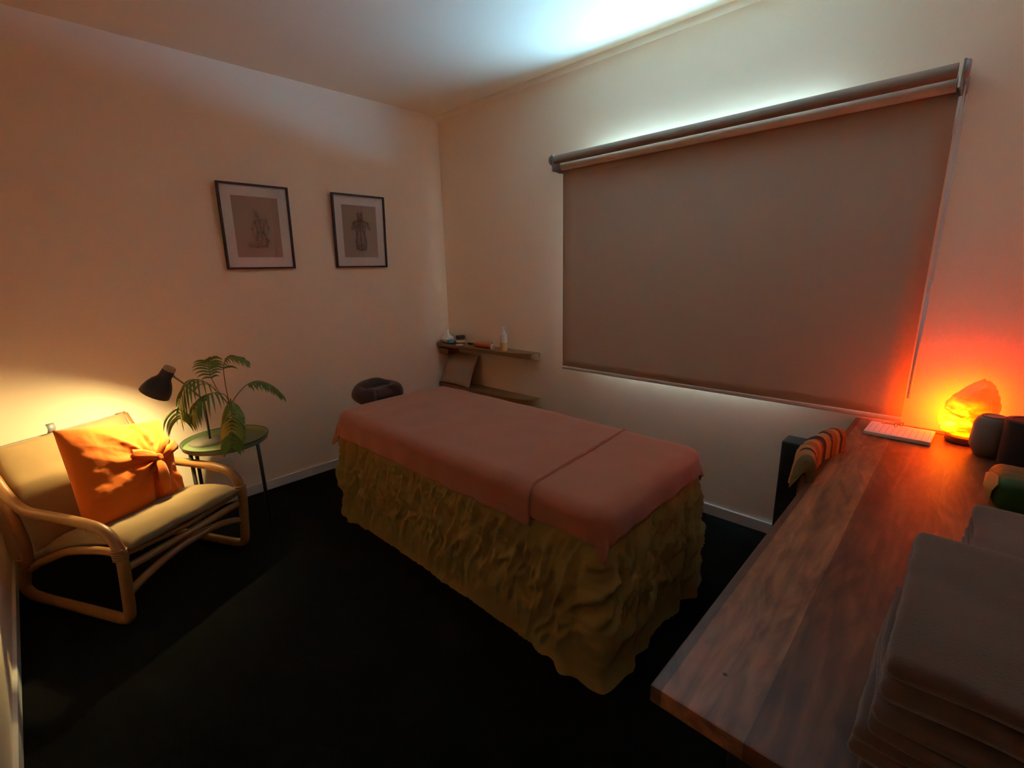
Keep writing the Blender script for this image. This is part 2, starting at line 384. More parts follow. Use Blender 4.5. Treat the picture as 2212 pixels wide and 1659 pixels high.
# cord loop on the right with a clear guide at its lower end
ch = MB()
ch.tube(smooth_path([(3.134,-.096,2.02),(3.136,-.098,1.75),(3.138,-.098,1.40),(3.138,-.098,1.33)],4), .0035, 8)
ch.tube(smooth_path([(3.140,-.05,2.02),(3.143,-.07,1.75),(3.143,-.085,1.40),(3.140,-.09,1.33)],4), .0035, 8)
BL(ch, 'cord', M['plastic_white'], smooth=True)
BL(MB().softbox((3.139,-.094,1.315), (.016,.026,.05), .007, (1,1,2)), 'cord_connector', M['plastic_white'], smooth=True)
BL(MB().tube([(3.138,-.094,1.30),(3.136,-.092,.86)], .0065, 10), 'cord_guide', M['plastic_white'], smooth=True)
BL(MB().tube([(3.128,-.096,1.985),(3.128,-.096,1.86)], .006, 8), 'cord_stop', M['plastic_white'], smooth=True)

# ------------------------------------------------------------------ pictures
def ink_mesh(w, h, strokes, nx=90, ny=124):
    """print sheet with a soft chalk drawing in a colour attribute"""
    mb = MB().grid(lambda u, v: Vector((0, -w/2+w*u, -h/2+h*v)), nx, ny)
    me = bpy.data.meshes.new('print'); me.from_pydata(mb.v, [], mb.f); me.update()
    ca = me.color_attributes.new('ink', 'FLOAT_COLOR', 'POINT')
    for i, (x, y, z) in enumerate(mb.v):
        u, v = y/w*2, z/h*2           # -1..1
        d = 0
        for (x0,y0,x1,y1,r,s) in strokes:
            ax, ay = x1-x0, y1-y0; L2 = ax*ax+ay*ay+1e-9
            t = max(0, min(1, ((u-x0)*ax+(v-y0)*ay)/L2))
            q = sqrt((u-x0-ax*t)**2 + ((v-y0-ay*t)*1.35)**2); q /= 1.15
            d = d + s*exp(-(q/r)**2) - d*s*exp(-(q/r)**2)*.4
        g = .75+.5*noise.noise(Vector((u*22, v*22, 0)))
        d = max(0, min(1, d*g*1.35))
        ca.data[i].color = (d, d, d, 1)
    return me
def ink_mat():
    m = bpy.data.materials.new('toned_print'); m.use_nodes = True; nt = m.node_tree; b = nt.nodes['Principled BSDF']
    a = nt.nodes.new('ShaderNodeVertexColor'); a.layer_name = 'ink'
    mx = nt.nodes.new('ShaderNodeMixRGB'); mx.inputs[1].default_value = (.40,.255,.19,1); mx.inputs[2].default_value = (.10,.035,.018,1)
    nt.links.new(a.outputs[0], mx.inputs[0]); nt.links.new(mx.outputs[0], b.inputs['Base Color']); b.inputs['Roughness'].default_value = .85
    return m
M['print'] = ink_mat()
fig_sit = [(.12,.18,.12,-.22,.17,.34),(-.06,.22,.36,.24,.09,.35),(.02,-.46,.24,-.46,.18,.40),(-.42,-.56,-.05,-.56,.09,.42),(-.03,.48,.03,.36,.08,.72),
   (.38,.22,.46,-.02,.05,.55),(.46,-.02,.38,-.22,.04,.42),(.10,.24,.14,-.38,.026,.6),(-.08,.18,-.02,-.16,.04,.6),(-.02,-.16,-.10,-.42,.05,.65),
   (.28,.12,.22,-.16,.045,.6),(.22,-.16,.38,-.44,.05,.65),(.38,-.44,.30,-.60,.06,.7),(-.08,-.64,.30,-.63,.05,.7),(-.42,-.63,-.10,-.66,.045,.55),
   (-.12,.16,-.24,-.06,.045,.5),(-.24,-.06,-.18,-.30,.04,.42),(.04,-.46,.12,-.62,.03,.5)]
fig_back = [(-.26,.28,.34,.30,.15,.40),(.02,.28,.02,-.20,.24,.36),(.02,-.42,.02,-.52,.26,.40),(.02,.66,.02,.42,.09,.45),
   (-.10,.70,-.06,.44,.045,.75),(.13,.72,.12,.44,.05,.8),(-.06,.42,-.34,.34,.05,.6),(.14,.42,.46,.32,.05,.65),(.46,.32,.58,.12,.06,.6),(.40,.24,.50,.10,.045,.5),
   (-.34,.34,-.46,.10,.06,.6),(-.38,.10,-.28,.16,.04,.5),(-.28,.20,-.19,-.08,.045,.65),(.30,.20,.24,-.06,.05,.7),(.02,.40,.02,-.36,.022,.75),(-.12,.26,-.10,.02,.05,.5),(.16,.26,.14,.02,.05,.5),
   (-.19,-.08,-.24,-.38,.045,.65),(.24,-.06,.30,-.38,.05,.9),(.30,-.38,.28,-.66,.05,.85),(-.24,-.38,-.22,-.64,.05,.7),(-.22,-.66,-.04,-.70,.05,.75),(.08,-.70,.26,-.68,.05,.8),
   (.02,-.42,.02,-.70,.028,.85),(-.12,-.52,-.12,-.60,.10,.4),(.16,-.52,.16,-.60,.10,.45)]
def picture(y0, y1, z0, z1, fig, label):
    cy, cz = (y0+y1)/2, (z0+z1)/2; w, h = y1-y0, z1-z0
    p = thing('framed_picture', label, 'picture', (.0145,cy-.006,cz), 0, 'framed figure drawings on the wall')
    p.rotation_euler = (0, radians(3.0), 0)      # hung on a wire: the top leans out from the wall
    fr = MB(); t = .011
    for a in ((-w/2,w/2,-h/2,-h/2+t),(-w/2,w/2,h/2-t,h/2),(-w/2,-w/2+t,-h/2+t,h/2-t),(w/2-t,w/2,-h/2+t,h/2-t)):
        fr.box(0,.022,a[0],a[1],a[2],a[3])
    fr.build('frame', M['frame_black'], p)
    mb = MB(); pw, ph = w*.66, h*.715; a, b = w/2-t, h/2-t; x = .010
    for q in ((-a,a,-b,-ph/2),(-a,a,ph/2,b),(-a,-pw/2,-ph/2,ph/2),(pw/2,a,-ph/2,ph/2)):
        mb.box(.006,x,q[0],q[1],q[2],q[3])
    mb.build('mat_board', M['mat_board'], p)
    me = ink_mesh(pw+.004, ph+.004, fig); me.materials.append(M['print'])
    o = bpy.data.objects.new('print', me); COL.objects.link(o); o.parent = p; o.location = (.0075,0,0)
    MB().box(.0145,.016,-a,a,-b,b).build('glass', M['pane'], p)
    return p
picture(-1.66,-1.258,1.457,1.953, fig_sit, 'black framed sepia drawing of a seated nude, left of the pair')
picture(-.97,-.568,1.457,1.953, fig_back, 'black framed sepia drawing of a standing bare back, nearer the corner')

# ------------------------------------------------------------------ wall shelves
def shelf(ztop, label):
    s = thing('wall_shelf', label, 'shelf', (0,0,ztop), 0, 'timber shelves in the corner')
    X1, D = 1.05, .15
    prof = []                                    # plan outline with rounded right end
    n = 14
    pts = [(.012,-.002),(.012,-D)]
    for i in range(n+1):
        a = i/n*pi/2
        pts.append((.80+.25*sin(a), -D*.12-D*.88*cos(a)))
    pts.append((X1,-.002))
    mb = MB(); k = len(pts)
    def low(p): return -.028 - .032*(1+p[1]/D)**.8      # deeper at the wall
    vs = [(x,y,0) for x, y in pts] + [(x,y,low((x,y))) for x, y in pts]
    mb.add(vs, [tuple(range(k)), tuple(range(2*k-1,k-1,-1))] + [(i,(i+1)%k,k+(i+1)%k,k+i) for i in range(k)])
    mb.build('board', M['shelf_wood'], s, bevel=.002)
    MB().box(.012,.13,-.125,-.002,-.098,-.045).build('bracket_block', M['shelf_wood'], s, bevel=.002)
    return s
shelf(.822, 'upper timber wall shelf holding bottles and a hairbrush')
shelf(.476, 'lower timber wall shelf with a small cushion leaning on it')
ZS = .822
# white bulb vase
o = MB().lathe([(0,0),(.035,0),(.05,.012),(.055,.03),(.048,.048),(.025,.062),(.013,.075),(.011,.11),(.015,.118),(.009,.119),(.007,.08),(0,.07)], 28).build('bud_vase', M['ceramic'], smooth=True)
o.location = (.085,-.085,ZS); tag(o, 'squat white bottle vase with a narrow neck, on the upper shelf end', 'vase')
# teal soap-like stone
o = MB().softbox((0,0,.014), (.075,.045,.028), .013, (3,3,1), lambda p: Vector((p.x, p.y, p.z*(1-.5*max(0,p.x/.04))))).build('massage_stone', M['teal'], smooth=True)
o.location = (.165,-.118,ZS); o.rotation_euler = (0,0,-.3); tag(o, 'small teal stone in front of the white vase', 'stone')
j = thing('balm_jar', 'jar of amber balm with a black lid on the upper shelf', 'jar', (.235,-.07,ZS))
MB().lathe([(0,0),(.036,0),(.038,.004),(.038,.042),(.034,.046),(0,.046)], 28).build('body', M['jar_red'], j, auto=40)
MB().lathe([(.0385,.012),(.0388,.012),(.0388,.034),(.0385,.034)], 28).build('paper_band', M['label_cream'], j, smooth=True)
MB().lathe([(0,.046),(.040,.046),(.040,.066),(.038,.069),(0,.069)], 28).build('lid', M['jar_black'], j, auto=40)
o = MB().lathe([(0,0),(.03,0),(.031,.003),(.03,.006),(0,.006)], 24).build('soap_dish', M['cream'], auto=40)
o.location = (.285,-.125,ZS); tag(o, 'thin cream disc lying at the shelf edge in front of the jar', 'dish')
hb = thing('hairbrush', 'orange paddle hairbrush with a dark handle lying on the upper shelf', 'hairbrush', (.50,-.085,ZS), -.05)
MB().softbox((.03,0,.020), (.21,.07,.03), .015, (6,3,1), lambda p: Vector((p.x, p.y*(1-.35*(p.x/.105)**2), p.z))).build('paddle', M['brush_orange'], hb, smooth=True)
MB().tube([(-.07,0,.017),(-.10,0,.015),(-.15,0,.013),(-.165,0,.013)], [.011,.008,.010,.006], 10, .9).build('handle', M['jar_black'], hb, smooth=True)
MB().softbox((.03,0,.004), (.16,.05,.008), .003, (2,2,1)).build('bristle_pad', M['jar_black'], hb)
b = thing('dropper_bottle', 'tiny clear bottle with a white cap beside the hairbrush', 'bottle', (.652,-.10,ZS))
MB().lathe([(0,0),(.016,0),(.017,.003),(.017,.030),(.008,.038),(.008,.042),(0,.042)], 20).build('body', M['bottle_clear'], b, auto=40)
MB().lathe([(0,.042),(.010,.042),(.009,.060),(.004,.070),(0,.070)], 16).build('cap', M['plastic_white'], b, smooth=True)
b = thing('pump_bottle', 'tall frosted pump bottle half full of amber oil, on the upper shelf', 'bottle', (.775,-.10,ZS))
MB().lathe([(0,0),(.024,0),(.026,.004),(.026,.062),(0,.062)], 24).build('oil', M['amber'], b, auto=40)
MB().lathe([(.026,.062),(.026,.118),(.022,.132),(.011,.140),(0,.140)], 24).build('body', M['bottle_clear'], b, smooth=True)
MB().lathe([(0,.140),(.013,.140),(.013,.152),(.006,.154),(.005,.170),(0,.170)], 16).build('collar', M['plastic_white'], b, auto=40)
MB().softbox((-.008,0,.174), (.036,.014,.010), .004, (2,1,1)).build('pump_head', M['plastic_white'], b, smooth=True)

def pillow_mb(w, h, T, nu=28, nv=28, pinch=.06, disp=None, p=2.2):
    mb = MB()
    def side(sg):
        def fn(u, v):
            a, b = 2*u-1, 2*v-1
            x = w/2*a*(1-pinch*(1-b*b)); y = h/2*b*(1-pinch*(1-a*a))
            t = max(0,(1-abs(a)**p))**.55*max(0,(1-abs(b)**p))**.55
            z = T/2*t
            if disp and sg > 0: z += disp(a, b)*min(1, t*2.5)
            return Vector((x, y, sg*z))
        return fn
    mb.grid(side(1), nu, nv); mb.grid(side(-1), nu, nv)
    return mb
o = pillow_mb(.40,.285,.08, disp=lambda a,b: .004*fbm(a*2,b*2)).build('cushion', M['cushion_tan'], smooth=True, merge=True)
o.matrix_world = Matrix.Translation((.232,-.098,.476+.134)) @ Matrix.Rotation(radians(-3),4,'Z') @ Matrix.Rotation(radians(66),4,'X')
tag(o, 'small tan cushion leaning against the wall on the lower shelf', 'cushion')

# ------------------------------------------------------------------ wall socket
so = thing('power_outlet', 'white power outlet plate low on the wall behind the side table', 'outlet', (.001,-1.872,.262))
MB().softbox((.005,0,0), (.010,.118,.078), .004, (1,2,2)).build('plate', M['plastic_white'], so, auto=50)
for y in (-.028,.028):
    MB().softbox((.010,y,.022), (.006,.012,.018), .002, (1,1,1)).build('switch', M['plastic_white'], so)
    k = MB()
    for dy, dz, r in ((-.006,0,.5),(.006,0,-.5),(0,-.012,0)):
        k.box(.0100,.0106,y+dy-.001,y+dy+.001,-.008+dz-.0035,-.008+dz+.0035)
    k.build('socket_slots', M['jar_black'], so)

# ------------------------------------------------------------------ massage table, sheet, blankets
TX0, TX1, TY0, TY1, TZ = .735, 2.505, -1.40, -.665, .640
mt = thing('massage_table', 'massage table under an olive sheet and brown blankets, dark headrest at its end', 'massage table', ((TX0+TX1)/2,(TY0+TY1)/2,0))
cx, cy = (TX0+TX1)/2, (TY0+TY1)/2
MB().softbox((0,0,TZ-.042), (TX1-TX0-.03,TY1-TY0-.03,.07), .03, (6,4,1)).build('padded_top', M['dark_vinyl'], mt, smooth=True)
for sx in (-1,1):
    for sy in (-1,1):
        MB().tube([(sx*.62,sy*.25,TZ-.08),(sx*.66,sy*.29,.0)], .018, 10).build('leg', M['black_metal'], mt, smooth=True)
# face cradle: horseshoe cushion in a dark cover
fc = MB()
pth = []
for i in range(25):
    a = radians(-62+304*i/24)
    pth.append(Vector((.605-cx-.085*sin(a), -1.085-cy+.115*cos(a), .672+.010*sin(a))))
rad = [.050+.010*sin(i/24*pi)+.006*cos(i/24*4*pi) for i in range(25)]
fc.tube(pth, rad, 16)
def puff(p):
    n = .006*fbm(p[0]*14, p[1]*14, p[2]*14); return (p[0]+n, p[1]+n, p[2]+n*1.5)
fc.softbox((.61-cx,-1.085-cy,.668), (.16,.20,.075), .035, (4,4,2))
fc.v = [puff(p) for p in fc.v]
cr = fc.build('face_cradle', M['dark_fabric'], mt, smooth=True, subsurf=1); cr['label'] = 'dark brown horseshoe headrest cushion'
MB().tube([(TX0-cx+.05,-1.04-cy,.60),(.60-cx,-1.04-cy,.62)], .014, 8).build('cradle_arm', M['black_metal'], mt)

def rrect(t, x0, x1, y0, y1, r):
    """perimeter point + outward normal at arclength t (starts at near-left, runs along the near side)"""
    sx, sy = x1-x0-2*r, y1-y0-2*r; q = pi/2*r
    segs = [sx,q,sy,q,sx,q,sy,q]; tot = sum(segs); t = t % tot
    i = 0
    while t > segs[i]: t -= segs[i]; i += 1
    if i == 0: return Vector((x0+r+t,y0,0)), Vector((0,-1,0)), tot
    if i == 2: return Vector((x1,y0+r+t,0)), Vector((1,0,0)), tot
    if i == 4: return Vector((x1-r-t,y1,0)), Vector((0,1,0)), tot
    if i == 6: return Vector((x0,y1-r-t,0)), Vector((-1,0,0)), tot
    c = {1:(x1-r,y0+r,-pi/2),3:(x1-r,y1-r,0),5:(x0+r,y1-r,pi/2),7:(x0+r,y0+r,pi)}[i]
    a = c[2]+t/r; n = Vector((cos(a),sin(a),0)); return Vector((c[0],c[1],0))+n*r, n, tot
RC = .055
_, _, TOT = rrect(0, TX0, TX1, TY0, TY1, RC)
corners = []
sx_, sy_, q_ = TX1-TX0-2*RC, TY1-TY0-2*RC, pi/2*RC
acc = sx_ + q_/2
corners = [acc, acc+q_+sy_, acc+2*q_+sy_+sx_, TOT-q_/2]
def skirt_disp(t, h):
    """outward displacement of the hanging sheet at perimeter t, drop h"""
    g = min(1, h/.12)
    side_near = t < sx_
    d = .014*g + .03*h
    # crumple of the near side
    wx = .05*noise.noise(Vector((t*5, h*5, 3)))
    a = (t + wx + .30*h)
    def sharp(r): return max(0, r)**1.6
    r1 = sharp(ridge(a*14, h*2.2+wx*9, 1))
    r2 = sharp(ridge((t+.55*h+wx)*16, (h-.35*t)*6.0, 5))
    r3 = sharp(ridge((t+.4*h)*34+wx*20, h*7, 9)) + .6*sharp(ridge((t-.5*h)*20, (h+.3*t)*26, 13))
    am = (.017 + .012*min(1, h/.4))*(1-.8*max(0,(h-.3)/.3))
    mixr = min(1, max(0, (t-.45)/.6)) * min(1, h/.35)
    d += g*am*(r1*(1-.5*mixr) + r2*(.25+.75*mixr) + .5*r3 - .3)
    for c in corners:
        dt = min(abs(t-c), TOT-abs(t-c))
        e = exp(-(dt/.20)**2)
        d += e*g*(.035*h/.6 + .016*min(1,h/.3)*cos(dt*50+h*2.0))
    if not side_near:
        d += .007*g*sin(t*30+3*noise.noise(Vector((t*3,0,0))))*min(1,h/.3)
    return d
NT, NH = 760, 74
rows = [(-.10,0),(-.06,0),(-.02,0)]
mb = MB()
def skirt(u, v):
    t = (u*TOT) % TOT
    P, n, _ = rrect(t, TX0, TX1, TY0, TY1, RC)
    j = v*(NH-1)
    if j < 6:                                   # lies on the top, then turns over the rim
        a = j/6
        if a < .5: return P - n*(.16-.24*a) + Vector((0,0,TZ+.004))
        b = (a-.5)*2*pi/2
        return P - n*(.04*(1-sin(b))) + Vector((0,0,TZ+.004-.04*(1-cos(b))))
    h = (j-6)/(NH-7)
    drop = .04 + h*(TZ-.046)
    d = skirt_disp(t, drop-.04)
    z = TZ+.004-drop
    slip = .012*noise.noise(Vector((t*6,1.5,0)))*h
    lay = 0
    if h > .94:                                  # hem breaks on the carpet
        lay = (h-.94)/.06*.010*(1+noise.noise(Vector((t*5,4,2))))
    return P + n*(d+lay) + Vector((0,0,max(.004,z)))
mb.grid(skirt, NT, NH)
sh = mb.build('bed_sheet', M['olive'], smooth=True, merge=True)
tag(sh, 'crumpled olive sheet hanging to the floor around the massage table', 'sheet')

def blanket(name, label, u0, u1f, v0, v1, lift, r, nu, nv, seed, hemw=.012):
    """cloth rectangle in flat coordinates: x from u0 to u1f(v); y from v0 to v1, wrapped over the table rim"""
    ix0, ix1, iy0, iy1 = TX0+r-.006, TX1-r+.006, TY0+r-.006, TY1-r+.006
    def fn(a, b):
        y = v0+(v1-v0)*b
        x0 = u0; x1 = u1f(b); x = x0+(x1-x0)*a
        q = Vector((max(ix0,min(ix1,x)), max(iy0,min(iy1,y)))); o = Vector((x,y))-q; L = o.length
        wob = .0035*fbm(x*3+seed, y*3) + .0025*ridge(x*4+y*2.2+seed, y*1.2-x*.8)
        if L < 1e-6: return Vector((x, y, TZ+lift+wob))
        n = o/L
        th = min(L/r, pi/2)
        hor = r*sin(th); z = TZ+lift-r*(1-cos(th))
        hang = max(0, L-r*pi/2)
        z -= hang
        diag = min(abs(n.x), abs(n.y))*1.414     # 1 at a corner
        t = x if abs(n.y) > abs(n.x) else y
        fold = .45*(.009*sin(t*33+seed+2*noise.noise(Vector((t*4,seed,0)))) + .005*fbm(t*11, z*6, seed))*min(1,(L/.16)**1.5)
        hor += lift + .012 + hang*.10 + fold + diag*hang*.35*(.5+.5*cos(math.atan2(n.y,n.x)*10+seed))
        p = q + n*hor
        return Vector((p.x, p.y, z + wob*(1-th/(pi/2))))
    o = MB().grid(fn, nu, nv).build(name, M['brown_blanket'], smooth=True, solid=.007)
    hem = MB()
    # stitched hem just inside the edge
    e = [fn(1-.004, k/119) for k in range(120)]
    hem.tube([p+Vector((0,0,.0075)) for p in e], .0035, 6)
    hem.build('hem', M['brown_blanket'], o, smooth=True)
    tag(o, label, 'blanket', 'brown blankets on the massage table')
    return o
blanket('blanket', 'brown blanket under the other, hanging over the foot end of the massage table', 1.75, lambda b: 2.505+.085, TY0-.088, TY1+.075, .006, .05, 90, 100, 2.0)
blanket('blanket', 'larger brown blanket spread over the head end of the massage table', TX0-.115, lambda b: 2.225-.075*b, TY0-.125, TY1+.10, .012, .054, 150, 110, 5.3)

# ------------------------------------------------------------------ rattan armchair
CA = math.atan2(.456,.89)
arm = thing('rattan_armchair', 'low bent rattan armchair with tan cushions in the left corner', 'armchair', (.7425,-2.257,0), CA)
side = [(-.655,.70),(-.60,.61),(-.55,.535),(-.50,.488),(-.44,.462),(-.33,.458),(-.20,.458),(-.06,.452),(.02,.435),(.065,.395),(.083,.33),(.078,.25),(.066,.16),(.055,.08),(.042,.040),(.01,.024),(-.06,.022),(-.2,.022),(-.36,.022),(-.50,.022),(-.575,.030),(-.605,.065),(-.585,.12),(-.545,.19),(-.52,.27),(-.53,.35),(-.565,.45),(-.605,.54),(-.655,.64),(-.675,.71)]
for L_ in (-.295,.295):
    sd = MB().tube(smooth_path([(s,L_,z) for s, z in side], 6), .0215, 14).build('side_frame', M['rattan'], arm, smooth=True)
    MB().tube(smooth_path([(-.55,L_*.97,.155),(-.47,L_*.97,.20),(-.40,L_*.97,.232),(-.30,L_*.97,.277),(-.218,L_*.97,.303),(-.12,L_*.97,.322),(-.038,L_*.97,.334),(.07,L_*.97,.338)], 5), .0165, 12).build('seat_rail', M['rattan'], arm, smooth=True)
    for s_, z_ in ((-.545,.19),(.078,.335)):
        mbw = MB()
        for k in range(5):
            mbw.tube([(s_+.024*cos(a/10*2*pi), L_+.024*sin(a/10*2*pi), z_-.02+k*.01+.001*a) for a in range(11)], .004, 6)
        mbw.build('cane_binding', M['rattan'], sd, smooth=True)
MB().tube(smooth_path([(.062,-.29,.262),(.060,0,.262),(.062,.29,.268)], 6), .0165, 12).build('front_rail', M['rattan'], arm, smooth=True)
MB().tube(smooth_path([(.055,-.29,.145),(.052,-.20,.180),(.052,-.06,.212),(.052,.10,.218),(.052,.22,.195),(.052,.29,.165)], 6), .0165, 12).build('front_rail', M['rattan'], arm, smooth=True)
MB().tube(smooth_path([(.058,-.29,.328),(.06,0,.306),(.058,.29,.328)], 6), .015, 10).build('seat_rail', M['rattan'], arm, smooth=True)
for s_, z_ in ((-.545,.18),(-.60,.58),(-.668,.69)):
    MB().tube([(s_,-.29,z_),(s_,.29,z_)], .016, 10).build('back_rail', M['rattan'], arm, smooth=True)
for k in range(5):
    y = -.2+.1*k
    MB().tube(smooth_path([(-.545,y,.165),(-.40,y,.215),(-.2,y,.270),(.058,y,.305)], 4), .009, 8).build('seat_slat', M['rattan'], arm, smooth=True)
def slab(profile, w, T, nu=34, nv=30, disp=None, wend=None):
    P = smooth_path([(p[0],0,p[1]) for p in profile], 8); n = len(P)
    def at(u):
        x = u*(n-1); i = min(int(x), n-2); f_ = x-i
        p = P[i].lerp(P[i+1], f_); t = (P[i+1]-P[i]).normalized(); return p, Vector((-t.z,0,t.x))
    mb = MB()
    def mk(sg):
        def fn(u, v):
            a, b = 2*u-1, 2*v-1
            p, nn = at(u)
            k = max(0,1-abs(a)**5)**.45*max(0,1-abs(b)**7)**.45
            crown = .75+.25*(1-a*a)*(1-b*b)
            h = sg*T/2*k*crown
            if disp: h += disp(a, b, sg)*min(1,k*1.5)
            ww = w/2*(1 if not wend else 1-wend*(u**3))
            return p + nn*h + Vector((0, ww*b*(1-.015*(1-b*b)), 0))
        return fn
    mb.grid(mk(1), nu, nv); mb.grid(mk(-1), nu, nv)
    return mb
sc_ = slab([(.10,.352),(.02,.362),(-.10,.352),(-.25,.318),(-.42,.262),(-.47,.24)], .545, .085, disp=lambda a,b,s: .006*fbm(a*2.5,b*3,s))
sc_.build('seat_cushion', M['linen'], arm, smooth=True, merge=True)
bc = slab([(-.475,.255),(-.50,.36),(-.545,.48),(-.59,.60),(-.625,.715)], .565, .085, disp=lambda a,b,s: (-.012*exp(-((a-.25)/.10)**2) if s < 0 else 0)+.006*fbm(a*2.5,b*2.5,s+4), wend=.03)
bco = bc.build('back_cushion', M['linen'], arm, smooth=True, merge=True)
M['tag'] = mat('grey_tag', (.16,.15,.15), .5)
ct = MB().grid(lambda u,v: Vector((-.600+.012*sin(v*3), -.075+.032*u, .722+.045*v)), 3, 6)
cto = ct.build('care_tag', M['tag'], bco, smooth=True, solid=.001)

# orange cushion with a knotted bow
def odisp(a, b):
    kx, ky = .30, .02
    dx, dy = a-kx, b-ky; r = sqrt(dx*dx+dy*dy)+1e-4; th = math.atan2(dy, dx)
    rad = .020*exp(-r*1.7)*sin(th*9+1.5*noise.noise(Vector((a*3,b*3,1))))
    rad += .007*ridge(th*2.6, r*.8, 3)*exp(-r*.8)
    seam = -.018*exp(-((a-.24-.05*sin(b*4))/.045)**2)*(1 if b > .05 or b < -.25 else .3)
    opening = -.050*exp(-((dx-.20)/.17)**2-((dy+.20-.25*(dx-.2))/.15)**2)
    tuck = -.028*exp(-((a-.86)/.20)**2-((b+.26)/.09)**2)
    return rad + seam + opening + tuck + .012*exp(-r*r*9) + .004*fbm(a*4,b*4)
oc = thing('throw_cushion', 'bright orange cushion with a tied bow, propped in the rattan armchair', 'cushion')
pb = pillow_mb(.475,.455,.17, 96, 96, .045, odisp, 2.6); pb.build('cover', M['orange'], oc, smooth=True, merge=True)
def ribbon(pts, w, name):
    P = smooth_path(pts, 6); n = len(P); mbr = MB()
    vs = []; fs = []
    for i, p in enumerate(P):
        t = (P[min(i+1,n-1)]-P[max(i-1,0)]).normalized(); s_ = t.cross(Vector((0,0,1))).normalized()
        ww = w[0]+(w[1]-w[0])*sin(i/(n-1)*pi/1.25)
        for k in range(5):
            c = (k-2)/2; vs.append(p+s_*(ww*c)+Vector((0,0,.006*(1-c*c)+.003*sin(c*4+i*.4))))
    for i in range(n-1):
        for k in range(4): fs.append((i*5+k,(i+1)*5+k,(i+1)*5+k+1,i*5+k+1))
    mbr.add(vs, fs); return mbr.build(name, M['orange'], oc, smooth=True, solid=.003)
kx, ky, kz = .30*.2375, .005, .105
ribbon([(kx,ky,kz),(kx+.03,ky+.045,kz+.018),(kx+.055,ky+.085,kz+.012),(kx+.075,ky+.105,kz-.005)], (.014,.022), 'bow_tail')
ribbon([(kx,ky,kz),(kx-.010,ky-.05,kz+.020),(kx-.012,ky-.11,kz+.012),(kx+.006,ky-.165,kz-.02)], (.014,.026), 'bow_tail')
ribbon([(kx,ky,kz),(kx+.04,ky+.02,kz+.022),(kx+.085,ky+.045,kz+.012),(kx+.12,ky+.05,kz-.01)], (.012,.024), 'bow_loop')
ribbon([(kx,ky,kz),(kx-.035,ky+.01,kz+.018),(kx-.075,ky+.03,kz+.008),(kx-.10,ky+.045,kz-.012)], (.012,.022), 'bow_loop')
MB().softbox((kx,ky,kz+.008), (.034,.040,.028), .012, (3,3,2), lambda p: p+Vector((0,0,.003*fbm(p.x*60,p.y*60)))).build('bow_knot', M['orange'], oc, smooth=True)
# place: local x -> along the chair width (slightly twisted), local z -> front
armM = Matrix.Translation((.7425,-2.257,0)) @ Matrix.Rotation(CA,4,'Z')
def cushion_pose(center, xdir, ydir):
    X = Vector(xdir).normalized(); Y = Vector(ydir); Y = (Y-X*Y.dot(X)).normalized(); Z = X.cross(Y)
    return armM @ Matrix(((X.x,Y.x,Z.x,center[0]),(X.y,Y.y,Z.y,center[1]),(X.z,Y.z,Z.z,center[2]),(0,0,0,1)))
oc.matrix_world = cushion_pose((-.245,.0,.548), (-.04,.98,-.21), (-.42,.16,.88))

# ------------------------------------------------------------------ side table
TCX, TCY, TR = .352, -1.909, .2135
st = thing('side_table', 'round green metal tray table beside the armchair', 'side table', (TCX,TCY,0))
MB().lathe([(0,.508),(TR-.012,.508),(TR-.004,.512),(TR,.536),(TR-.002,.538),(TR-.005,.536),(TR-.009,.516),(0,.514)], 64).build('tray', M['green_metal'], st, auto=40)
rim = MB().tube([(TR*cos(a/48*2*pi), TR*sin(a/48*2*pi), .536) for a in range(49)], .0035, 8); rim.build('rim', M['dark_green_metal'], st, smooth=True)
MB().lathe([(TR-.03,.506),(TR-.012,.506),(TR-.004,.512),(TR-.03,.512)], 48).build('ring_frame', M['dark_green_metal'], st)
for (tx, ty, bx, by) in ((.062,-.188,.064,-.192),(-.168,-.118,-.186,-.124),(.171,.107,.125,.124)):
    MB().tube([(tx,ty,.508),(tx*.5+bx*.5,ty*.5+by*.5,.25),(bx,by,.0)], .0095, 10).build('leg', M['dark_green_metal'], st, smooth=True)
# ------------------------------------------------------------------ desk lamp
ZT = .514
dl = thing('desk_lamp', 'black desk lamp with a cork cap, lit, on the green side table', 'lamp', (.285,-1.985,ZT))
LO = Vector((.285,-1.985,ZT))
def DL(mb, name, m, **k):
    mb.v = [tuple(Vector(p)-LO) for p in mb.v]; return mb.build(name, m, dl, **k)
DL(MB().lathe([(0,0),(.088,0),(.090,.004),(.088,.011),(.080,.014),(0,.014)], 40, Matrix.Translation(LO)), 'base', M['lamp_base'], auto=40)
Sx = .275
jt = Vector((.300,-1.971,.763)); nk = Vector((.478,-2.113,.943))
DL(MB().tube([(Sx,-1.968,ZT+.012),jt], .0062, 10), 'stem', M['lamp_black'], smooth=True)
DL(MB().tube([jt,(jt+nk)/2,nk], .0055, 10), 'arm', M['brass'], smooth=True)
Mj = Matrix.Translation(jt) @ Matrix.Rotation(pi/2,4,'X')
DL(MB().lathe([(0,-.013),(.011,-.013),(.011,.013),(0,.013)], 16, Mj), 'joint', M['lamp_black'], auto=40)
top = Vector((.487,-2.120,.991)); mouth = Vector((.452,-2.2005,.8655))
ax = (mouth-top).normalized(); Ls = (mouth-top).length
rot_ = ax.to_track_quat('Z','Y').to_matrix().to_4x4(); Ms = Matrix.Translation(top) @ rot_
out = [(.0,.018),(.027,.018),(.028,.024),(.029,.052),(.032,.062),(.046,.082),(.057,.105),(.064,.130),(.066,Ls)]
inn = [(.0635,Ls),(.0615,.130),(.0545,.106),(.0435,.084),(.029,.064),(.020,.058),(0,.057)]
